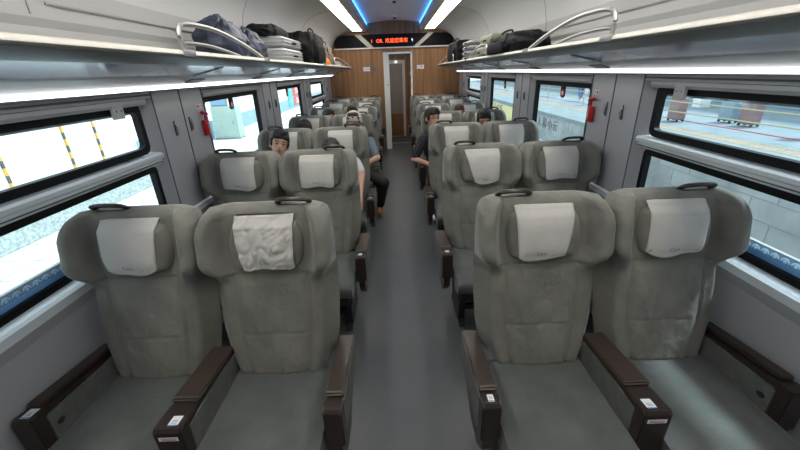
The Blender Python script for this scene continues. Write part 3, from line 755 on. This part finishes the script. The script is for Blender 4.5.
bm = bmesh.new(); add(bm, blob(0, 0, .035, .07, .14, .035, q=.8, cuts=10, amp=.4, fs=2, seed=4)); o = ob('cloth', fin(bm, 'cloth', 'green'), None, (-1.0, 5.35, ZD - .005)); tag(o, 'crumpled green cloth lying at the edge of the left rack', 'cloth')
bm = bmesh.new(); b = blob(0, 0, .05, .06, .12, .06, q=.8, cuts=10, amp=.4, fs=2, seed=9, taper=.6); add(bm, b); o = ob('cloth', fin(bm, 'cloth', 'orangec'), None, (-.99, 5.85, ZD - .005)); tag(o, 'bright orange cloth beside the green one on the left rack', 'cloth')
bm = bmesh.new(); add(bm, blob(0, 0, .04, .12, .5, .045, q=.7, cuts=12, amp=.3, fs=2, seed=2)); o = ob('plastic_bag', fin(bm, 'plastic_bag', 'cover'), None, (-1.12, 7.2, ZD - .005)); tag(o, 'flattened white plastic bag at the far end of the left rack', 'bag')
# right rack
softpack('duffel_bag', 1.10, 3.72, ZD - .005, .17, .50, .18, 'blackbag', 'black duffel bag lying on the right rack, nearest to the camera', 21, q=.6)
suitcase(1.14, 4.62, ZD - .005, .17, .24, .12, 'olive', 'olive green box on the right rack, under the taller one', 0)
suitcase(1.18, 4.66, ZD + .118, .15, .30, .12, 'olive', 'olive green box stacked on top of another on the right rack', 0)
for k in range(4): suitcase(1.14, 5.52, ZD - .005 + k * .062, .17, .30, .058, 'grey', 'grey flat case stacked on the right rack, %s of four' % ['bottom', 'second from the bottom', 'third from the bottom', 'topmost'][k], 1)
softpack('backpack', 1.12, 6.75, ZD - .005, .17, .55, .32, 'blackbag', 'upright black backpack at the far end of the right rack', 33, cat='backpack', q=.35)

# ---------------------------------------------------------------- people
def capsule(bm, a, b, ra, rb, n=12):
    a, b = Vector(a), Vector(b); d = b - a; L = d.length
    if L < 1e-5: L = 1e-5; d = Vector((0, 0, 1))
    t = d.normalized(); u = t.cross(Vector((0, 1, .13))); u.normalize(); w_ = t.cross(u)
    rings = []
    for k in range(1, 5): th = pi / 2 * k / 4; rings.append((a - t * ra * cos(th), ra * sin(th)))
    for k in range(4, 0, -1): th = pi / 2 * k / 4; rings.append((b + t * rb * cos(th), rb * sin(th)))
    R = [[bm.verts.new(c + u * cos(2 * pi * i / n) * r + w_ * sin(2 * pi * i / n) * r) for i in range(n)] for c, r in rings]
    for A, B in zip(R, R[1:]):
        for k in range(n): bm.faces.new((A[k], A[(k + 1) % n], B[(k + 1) % n], B[k]))
    bm.faces.new(R[0][::-1]); bm.faces.new(R[-1])
def ellip(bm, c, r, rot=None, seg=20):
    b = bmesh.new(); bmesh.ops.create_uvsphere(b, u_segments=seg, v_segments=seg // 2 + 2, radius=1)
    mx = Matrix.Translation(c) @ (rot or Matrix.Identity(4)) @ Matrix.Diagonal((*r, 1)); b.transform(mx); add(bm, b)
def remesh(bm, name, m, vox=.009, sm=3):
    me = D.meshes.new(name); bm.to_mesh(me); bm.free()
    o = D.objects.new('tmp', me); C.objects.link(o)
    md = o.modifiers.new('r', 'REMESH'); md.mode = 'VOXEL'; md.voxel_size = vox; md.use_smooth_shade = True
    s_ = o.modifiers.new('s', 'SMOOTH'); s_.factor = .5; s_.iterations = sm
    dg = bpy.context.evaluated_depsgraph_get(); dg.update()
    res = D.meshes.new_from_object(o.evaluated_get(dg)); D.objects.remove(o)
    res.materials.clear(); res.materials.append(M[m]); return res
def person(loc, label, head=(0, -.02, .68), yaw=0, tilt=0, roll=0, shirt='navytee', pants='darkpants', hair='hair', cap=False, armR=None, armL=None, legs=None, sleeve=.6, shoe='leg_tan', longhair=False, vox=.011, sc_=1.0):
    """seated person, origin at the seat surface under the hips; faces -y (towards the camera).  armR is the camera-left arm (x<0)"""
    t = thing('person', loc, label, 'person')
    H = Vector(head); neck = Vector((H.x * .6, .05, .50))
    armL = armL or [(.175, .03, .44), (.22, -.06, .20), (.10, -.26, .12)]
    armR = armR or [(-.175, .03, .44), (-.22, -.06, .20), (-.10, -.26, .12)]
    legs = legs or [[(-.09, -.02, .06), (-.11, -.44, .06), (-.11, -.42, -.36)], [(.09, -.02, .06), (.11, -.44, .06), (.11, -.42, -.36)]]
    rot = Matrix.Rotation(yaw, 4, 'Z') @ Matrix.Rotation(tilt, 4, 'X') @ Matrix.Rotation(roll, 4, 'Y')
    def hp(x, y, z): return H + (rot @ Vector((x, y, z)))
    bm = bmesh.new()
    capsule(bm, (0, .06, .10), (0, .07, .30), .135, .125); capsule(bm, (-.10, .06, .40), (.10, .06, .40), .085, .085)
    capsule(bm, (-.06, .05, .28), (.06, .05, .28), .12, .12)
    capsule(bm, neck - Vector((0, 0, .06)), hp(0, .02, -.07), .058, .05)
    ellip(bm, hp(0, .01, .02), (.074, .092, .098), rot); ellip(bm, hp(0, -.012, -.045), (.056, .07, .062), rot)
    ellip(bm, hp(0, -.055, -.088), (.026, .022, .02), rot); ellip(bm, hp(0, -.094, -.018), (.012, .016, .022), rot); ellip(bm, hp(0, -.098, -.032), (.017, .014, .010), rot)
    for q in (-1, 1):
        ellip(bm, hp(q * .076, .015, -.015), (.010, .018, .030), rot); ellip(bm, hp(q * .03, -.076, .020), (.020, .012, .006), rot)
    for arm in (armL, armR):
        a, b, c = [Vector(v) for v in arm]
        capsule(bm, a, b, .05, .04); capsule(bm, b, c, .039, .027)
        d = (c - b).normalized(); sd = d.cross(Vector((0, 0, 1))).normalized(); up = sd.cross(d)
        capsule(bm, c, c + d * .06, .028, .034)
        for k in range(4):
            f0 = c + d * .075 + sd * (.027 - .018 * k); ln = (.055, .066, .062, .048)[k]
            f1 = f0 + d * ln * .6 - up * .008; f2 = f1 + d * ln * .35 - up * .022
            capsule(bm, f0, f1, .0095, .0088, 8); capsule(bm, f1, f2, .0088, .0075, 8)
        th = c + d * .02 + sd * .03; capsule(bm, th, th + d * .035 + sd * .025, .012, .010, 8); capsule(bm, th + d * .035 + sd * .025, th + d * .065 + sd * .022, .010, .008, 8)
    for L in legs:
        a, b, c = [Vector(v) for v in L]; capsule(bm, a, b, .08, .058); capsule(bm, b, c, .054, .036)
    ob('body', remesh(bm, 'body', 'skin', vox * .8, 2), t)
    # shirt
    bm = bmesh.new(); capsule(bm, (0, .06, .10), (0, .07, .30), .15, .138); capsule(bm, (-.11, .06, .40), (.11, .06, .40), .092, .092); capsule(bm, (-.06, .05, .28), (.06, .05, .28), .132, .132)
    for arm in (armL, armR):
        a, b, c = [Vector(v) for v in arm]; k = a.lerp(b, sleeve) if sleeve <= 1 else b
        capsule(bm, a, k, .062, .054)
        if sleeve > 1: capsule(bm, b, b.lerp(c, sleeve - 1), .052, .042)
    ob('shirt', remesh(bm, 'shirt', shirt, vox, 3), t)
    bm = bmesh.new(); capsule(bm, (-.04, .05, .09), (.04, .05, .09), .14, .14)
    for L in legs:
        a, b, c = [Vector(v) for v in L]; capsule(bm, a, b, .094, .070); capsule(bm, b, b.lerp(c, .93), .067, .056)
    ob('trousers', remesh(bm, 'trousers', pants, vox, 3), t)
    for L in legs:
        c = Vector(L[2]); bm = bmesh.new(); ellip(bm, c + Vector((0, .0, -.005)), (.04, .05, .045)); capsule(bm, c + Vector((0, .03, -.035)), c + Vector((0, -.15, -.04)), .038, .034); ob('shoe', remesh(bm, 'shoe', shoe, vox, 2), t)
    # hair
    bm = bmesh.new(); ellip(bm, hp(0, .022, .040), (.083, .098, .092), rot); ellip(bm, hp(0, .055, -.01), (.076, .065, .085), rot)
    ellip(bm, hp(-.022, -.052, .066), (.052, .036, .030), rot); ellip(bm, hp(.040, -.048, .062), (.036, .034, .036), rot); ellip(bm, hp(.0, -.03, .095), (.07, .055, .038), rot)
    for q in (-1, 1): ellip(bm, hp(q * .070, -.018, .018), (.014, .026, .045), rot)
    me = remesh(bm, 'hair', hair, vox * .7, 1)
    for v in me.vertices:
        v.co += (v.co - H).normalized() * .006 * noise.noise(v.co * 60)
    # keep the face free
    bb = bmesh.new(); bb.from_mesh(me); inv = rot.inverted()
    for v in bb.verts:
        l = inv @ (v.co - H)
        k = ss(.048, .030, l.z) * ss(-.035, -.06, l.y)
        if k > 0: v.co = H + (rot @ Vector((l.x * (1 - .1 * k), l.y * (1 - k) - .030 * k, l.z)))
    for f in bb.faces: f.smooth = True
    bb.to_mesh(me); bb.free(); ob('hair', me, t)
    bm = bmesh.new()
    for q in (-1, 1):
        ellip(bm, hp(q * .030, -.0805, .006), (.012, .006, .0045), rot, 12); ellip(bm, hp(q * .030, -.081, .027), (.020, .006, .0038), rot, 12)
    ob('eyes', fin(bm, 'eyes', 'eye'), t)
    bm = bmesh.new(); ellip(bm, hp(0, -.083, -.058), (.023, .008, .0065), rot, 12); ob('lips', fin(bm, 'lips', 'lip'), t)
    if cap:
        bm = bmesh.new(); ellip(bm, hp(0, .012, .055), (.096, .110, .085), rot); b3 = [v for v in bm.verts if (inv @ (v.co - H)).z < .03]
        bmesh.ops.delete(bm, geom=b3, context='VERTS'); cp = ob('cap', fin(bm, 'cap', 'capc'), t); cp['label'] = 'cream cap with a dark mark'
        bm = bmesh.new(); rr = []
        for j in range(2):
            for i in range(13):
                a = -pi / 2 + (i - 6) / 6 * 1.3; r = (.098, .170)[j]
                rr.append(bm.verts.new(hp(cos(a) * r * (.9 if j == 0 else .72), (.012 if j == 0 else -.0) + sin(a) * r, .040 - j * .016 - .030 * ((i - 6) / 6) ** 2)))
        for i in range(12): bm.faces.new((rr[i], rr[i + 1], rr[14 + i], rr[13 + i]))
        g = bmesh.ops.extrude_face_region(bm, geom=list(bm.faces))
        for v in [x for x in g['geom'] if isinstance(x, bmesh.types.BMVert)]: v.co.z -= .005
        ob('brim', fin(bm, 'brim', 'brim'), cp)
        bm = bmesh.new(); ellip(bm, hp(0, -.088, .082), (.012, .008, .014), rot, 10); ob('cap_mark', fin(bm, 'cap_mark', 'brim'), cp)
    return t
def at(row, x, dy=0): return (x, 1.12 + row * P + dy, .49)
person(at(2, -1.10), 'young man with black hair tilting his face out between the seat backs on the left', head=(.055, -.17, .655), yaw=.35, roll=.25, tilt=-.1, shirt='navytee')
person(at(2, -.60), 'person with dark hair and a white sleeve behind the second left aisle seat', head=(-.02, -.03, .535), tilt=.5, shirt='whitetee', armL=[(.175, .02, .42), (.235, -.02, .33), (.225, -.22, .16)], sleeve=.7)
person(at(3, -.54), 'man in a cream cap and grey shirt leaning forward in a left aisle seat', head=(.02, -.06, .66), tilt=.12, cap=True, shirt='greytee', armL=[(.19, 0, .42), (.28, -.12, .24), (.05, -.28, .16)], sleeve=.75,
       legs=[[(-.09, -.02, .06), (-.11, -.44, .06), (-.11, -.42, -.36)], [(.09, -.02, .06), (.35, -.34, -.01), (.28, -.10, -.38)]], shoe='orange')
person(at(3, -1.12), 'person with black hair low in the left window seat of the fourth row', head=(0, -.01, .58), tilt=.5)
person(at(4, -.66), 'person with black hair in the left aisle seat of the fifth row', head=(0, -.02, .635), tilt=.1)
person(at(4, -1.02), 'dark haired person leaning inwards in the left window seat of the fifth row', head=(.0, -.02, .60), yaw=.6)
person(at(3, .50), 'man in a black T-shirt with his bare forearm over the aisle armrest on the right', head=(-.08, .0, .675), shirt='navytee', yaw=.5, armR=[(-.19, .0, .42), (-.31, -.08, .20), (-.13, -.22, .16)], sleeve=.85)
person(at(3, 1.06), 'person with black hair in the right window seat of the fourth row', head=(-.02, -.01, .63), tilt=.25)
person(at(4, .93), 'person with reddish brown hair peeking between the seats of the fifth row on the right', head=(0, -.02, .60), hair='hairb', shirt='khaki')

# ---------------------------------------------------------------- outside, right (opposite platform)
def plain(name, bm, m, label=None, cat=None, kind=None, group=None, smooth=False):
    return tag(ob(name, fin(bm, name, m, smooth)), label, cat, group, kind)
bm = bmesh.new(); box(bm, 1.7, 6.0, -8, 60, -1.7, -1.6); plain('track_bed', bm, 'ballast', kind='structure')
bm = bmesh.new()
box(bm, 6.0, 22, -8, 60, -1.7, -.012, mi=0)
plain('platform', bm, ['plat'], kind='structure')
bm = bmesh.new()
box(bm, 5.985, 7.35, -8, 60, -.012, 0, mi=0)
box(bm, 7.35, 7.85, -8, 60, -.012, .004, mi=1)
k = -4
while k < 26:
    for xx in (7.42, 7.54, 7.66, 7.78): box(bm, xx - .022, xx + .022, k, k + .22, .004, .010, mi=3)
    k += .3
box(bm, 8.88, 8.93, -8, 60, -.012, .004, mi=2)
plain('platform_marking', bm, ['platwhite', 'tactile', 'redline', 'stone'], kind='structure')
bm = bmesh.new()
box(bm, 5.97, 5.995, -8, 60, -1.7, -.13, mi=0); box(bm, 5.93, 6.0, -8, 60, -.13, -.0, mi=1)
for z in (-.45, -.80, -1.15): box(bm, 5.963, 5.972, -8, 40, z - .006, z + .006, mi=2)
for r_i, z in enumerate((-.45, -.80, -1.15)):
    y = -6 + (r_i % 2) * .45
    while y < 30: box(bm, 5.963, 5.972, y - .006, y + .006, z, z + .33, mi=2); y += .95
plain('platform_face', bm, ['stone', 'platwhite', 'grey'], kind='structure')
pn = thing('station_sign', (5.968, 22.6, -.6), 'pale yellow painted panel with dark characters on the opposite platform face', 'sign')
bm = bmesh.new(); box(bm, -.013, 0, -3.1, 4.4, -.4, .4); part('panel', bm, 'yellowwall', pn)
RYX = Matrix.Rotation(-pi / 2, 4, 'Z') @ RX
bm = bmesh.new(); addmesh(bm, textmesh('人 和 小 云', .42, .002), Matrix.Translation((5.955, 14.9, -.43)) @ RYX)
plain('painted_characters', bm, 'seam', 'dark Chinese characters painted on the opposite platform face', 'lettering')
bm = bmesh.new(); addmesh(bm, textmesh('安全文明', .62, .002), Matrix.Translation((-.018, 0, .05)) @ RYX)
part('lettering', bm, 'seam', pn, smooth=False)
# railing
for side_y in (0,):
    t = thing('railing', (8.3, 8, 0), 'cream tubular railing on the opposite platform', 'railing')
    bm = bmesh.new()
    for z in (.32, .60, .88): tube(bm, [(0, -8, z), (0, 40, z)], .017, 6)
    part('rail_tube', bm, 'creamrail', t)
    for y in (-5.3, 4.6, 9, 13, 17, 21, 25):
        bm = bmesh.new(); tube(bm, [(0, y, -.01), (0, y, .9)], .022, 6); part('post', bm, 'creamrail', t)
def legs(x, y, m, label, stance=.2, top=.85):
    t = thing('person', (x, y, 0), label, 'person', None)
    bm = bmesh.new()
    for q in (-1, 1): capsule(bm, (q * .08, 0, top), (q * .12, q * stance * .5, .48), .09, .065); capsule(bm, (q * .12, q * stance * .5, .48), (q * .12, q * stance, .08), .058, .04)
    capsule(bm, (-.05, 0, 1.0), (.05, 0, 1.35), .15, .17); capsule(bm, (0, 0, 1.4), (0, 0, 1.5), .06, .05); ellip(bm, (0, 0, 1.62), (.08, .1, .12))
    for q in (-1, 1): capsule(bm, (q * .2, 0, 1.4), (q * .26, .03, 1.1), .05, .04); capsule(bm, (q * .26, .03, 1.1), (q * .27, -.05, .85), .04, .03)
    ob('body', remesh(bm, 'body', 'skin', .03, 2), t)
    bm = bmesh.new()
    for q in (-1, 1): capsule(bm, (q * .08, 0, top), (q * .12, q * stance * .5, .48), .11, .085); capsule(bm, (q * .12, q * stance * .5, .48), (q * .12, q * stance, .13), .08, .065)
    ob('trousers', remesh(bm, 'trousers', m, .03, 2), t)
    bm = bmesh.new(); capsule(bm, (0, 0, .95), (0, 0, 1.35), .18, .2); ob('shirt', remesh(bm, 'shirt', 'outwhite', .03, 2), t)
    for q in (-1, 1):
        bm = bmesh.new(); capsule(bm, (q * .12, q * stance + .03, .05), (q * .12, q * stance - .16, .04), .045, .04); ob('shoe', remesh(bm, 'shoe', 'leg_tan', .02, 1), t)
legs(9.4, 19.6, 'jeans', 'person in blue jeans walking on the opposite platform, the farther of two', .2)
legs(9.2, 17.6, 'jeans', 'person in blue jeans standing by the railing on the opposite platform', .12)
legs(9.6, 8.35, 'leg_tan', 'walking person in pale trousers on the opposite platform near the front window', .3)
def bigcase(x, y, m, label):
    t = thing('suitcase', (x, y, 0), label, 'suitcase', None)
    bm = bmesh.new(); box(bm, -.13, .13, -.24, .24, .05, .70, .05, 3); part('shell', bm, m, t)
    bm = bmesh.new(); tube(bm, [(0, -.09, .7), (0, -.09, 1.0), (0, .09, 1.0), (0, .09, .7)], .01, 6); part('handle', bm, 'grey', t)
    bm = bmesh.new()
    for q in (-1, 1):
        for r in (-1, 1): tube(bm, [(q * .09, r * .19 - .02, .03), (q * .09, r * .19 + .02, .03)], .03, 10)
    part('wheel', bm, 'black', t)
bigcase(9.6, 10.2, 'pink', 'dusty pink suitcase standing on the opposite platform')
bigcase(9.7, 11.0, 'outblue', 'pale blue suitcase behind the pink one on the opposite platform')
bigcase(8.6, 11.6, 'pink', 'dusty pink suitcase at the left edge of the front right window')
bm = bmesh.new(); box(bm, 8.8, 8.95, 7.0, 7.4, 0, .45, .04); plain('yellow_bag', bm, 'yel', 'bright yellow bag standing on the opposite platform', 'bag')
for y in (15, 24, 33):
    bm = bmesh.new(); box(bm, 11.8, 12.2, y - .2, y + .2, 0, 5); plain('platform_column', bm, 'outwhite', 'white column on the opposite platform, %s' % {15: 'nearest', 24: 'middle', 33: 'farthest'}[y], 'column')
bm = bmesh.new(); box(bm, 14, 14.2, -8, 60, 0, 5); plain('far_wall', bm, 'outblue', kind='structure')

# ---------------------------------------------------------------- outside, left (our platform)
bm = bmesh.new(); box(bm, -14, -1.75, -6, 60, -.3, -.002); pl = plain('platform', bm, 'paver', kind='structure')
bm = bmesh.new()
y = -2
while y < 14: box(bm, -6, -1.76, y - .006, y + .006, -.002, 0.0005); y += .42
for x in (-2.4, -3.1, -3.8): box(bm, x - .006, x + .006, -2, 14, -.002, 0.0005)
plain('paver_joints', bm, 'grey', kind='structure')
bm = bmesh.new(); box(bm, -4.6, -4.28, 4.25, 6.4, 0, .42, .01); box(bm, -4.6, -4.28, -2, 4.25, 0, .42, .01); plain('stone_plinth', bm, 'granite', kind='structure')
bm = bmesh.new(); box(bm, -4.75, -4.40, -2, 6.3, .4, 3.4); plain('platform_wall', bm, 'outwhite', kind='structure')
def stripe(x, y, label, tilt=0):
    t = thing('corner_guard', (x, y, .42), label, 'corner guard', 'striped guards on the white platform wall')
    bm = bmesh.new()
    for k in range(26):
        z = k * .085; box(bm, 0, .02, -.014, .014, z, z + .085, mi=k % 2)
    ob('striped_strip', fin(bm, 'strip', ['yel', 'seam'], False), t)
for y, l in ((4.08, 'nearest to the front'), (4.98, 'middle one in the front window'), (5.52, 'farthest, near the window frame')):
    stripe(-4.40, y, 'yellow and black striped guard on the white wall outside, ' + l)
bm = bmesh.new(); box(bm, -6.0, -5.6, 6, 60, .0, 4); box(bm, -5.6, -5.57, 6, 60, 0, .5, mi=1)
for y in (12.8, 13.7, 15.5, 18): box(bm, -5.6, -5.585, y, y + .04, .5, 4, mi=2)
plain('station_wall', bm, ['outwhite', 'outblue', 'grey'], kind='structure')
t = thing('equipment_cabinet', (-5.0, 11.35, 0), 'pale green equipment cabinet standing on the left platform', 'cabinet')
bm = bmesh.new(); box(bm, -.36, .36, -.2, .2, .03, .92, .01); part('cabinet_body', bm, 'outgreen', t)
bm = bmesh.new(); box(bm, -.34, .30, -.215, -.2, .07, .88, .004); dr = part('door', bm, 'outgreen', t)
bm = bmesh.new(); box(bm, .22, .25, -.23, -.214, .42, .52); part('handle', bm, 'grey', dr)
bm = bmesh.new(); box(bm, -.37, .37, -.21, .21, 0, .03); part('plinth', bm, 'grey', t)
t = thing('screen', (-5.2, 11.3, .96), 'small blue screen on top of the pale green cabinet outside', 'screen')
bm = bmesh.new(); box(bm, -.17, .30, -.05, .05, -.04, .22, .01); part('casing', bm, 'grey', t)
bm = bmesh.new(); box(bm, -.15, .28, -.056, -.05, 0, .2); part('display', bm, 'screen', t)
RYL = Matrix.Rotation(pi / 2, 4, 'Z') @ RX
for y0, y1, m, tx, l in ((20.3, 21.2, 'tealsign', '↑', 'teal direction board on the wall of the left platform'), (21.3, 23.0, 'redsign', '出站', 'red notice board on the wall of the left platform')):
    t = thing('notice_board', (-5.54, (y0 + y1) / 2, 0), l, 'sign')
    bm = bmesh.new(); h_ = (y1 - y0) / 2; box(bm, -.02, 0, -h_, h_, .15, .58, .004); box(bm, -.02, 0, -h_, h_, .64, 1.12, .004); part('board', bm, m, t)
    bm = bmesh.new()
    for z in (.36, .88): addmesh(bm, textmesh(tx, .36, .003), Matrix.Translation((.003, 0, z)) @ RYL)
    part('lettering', bm, 'outwhite', t, smooth=False)
t = bm = None
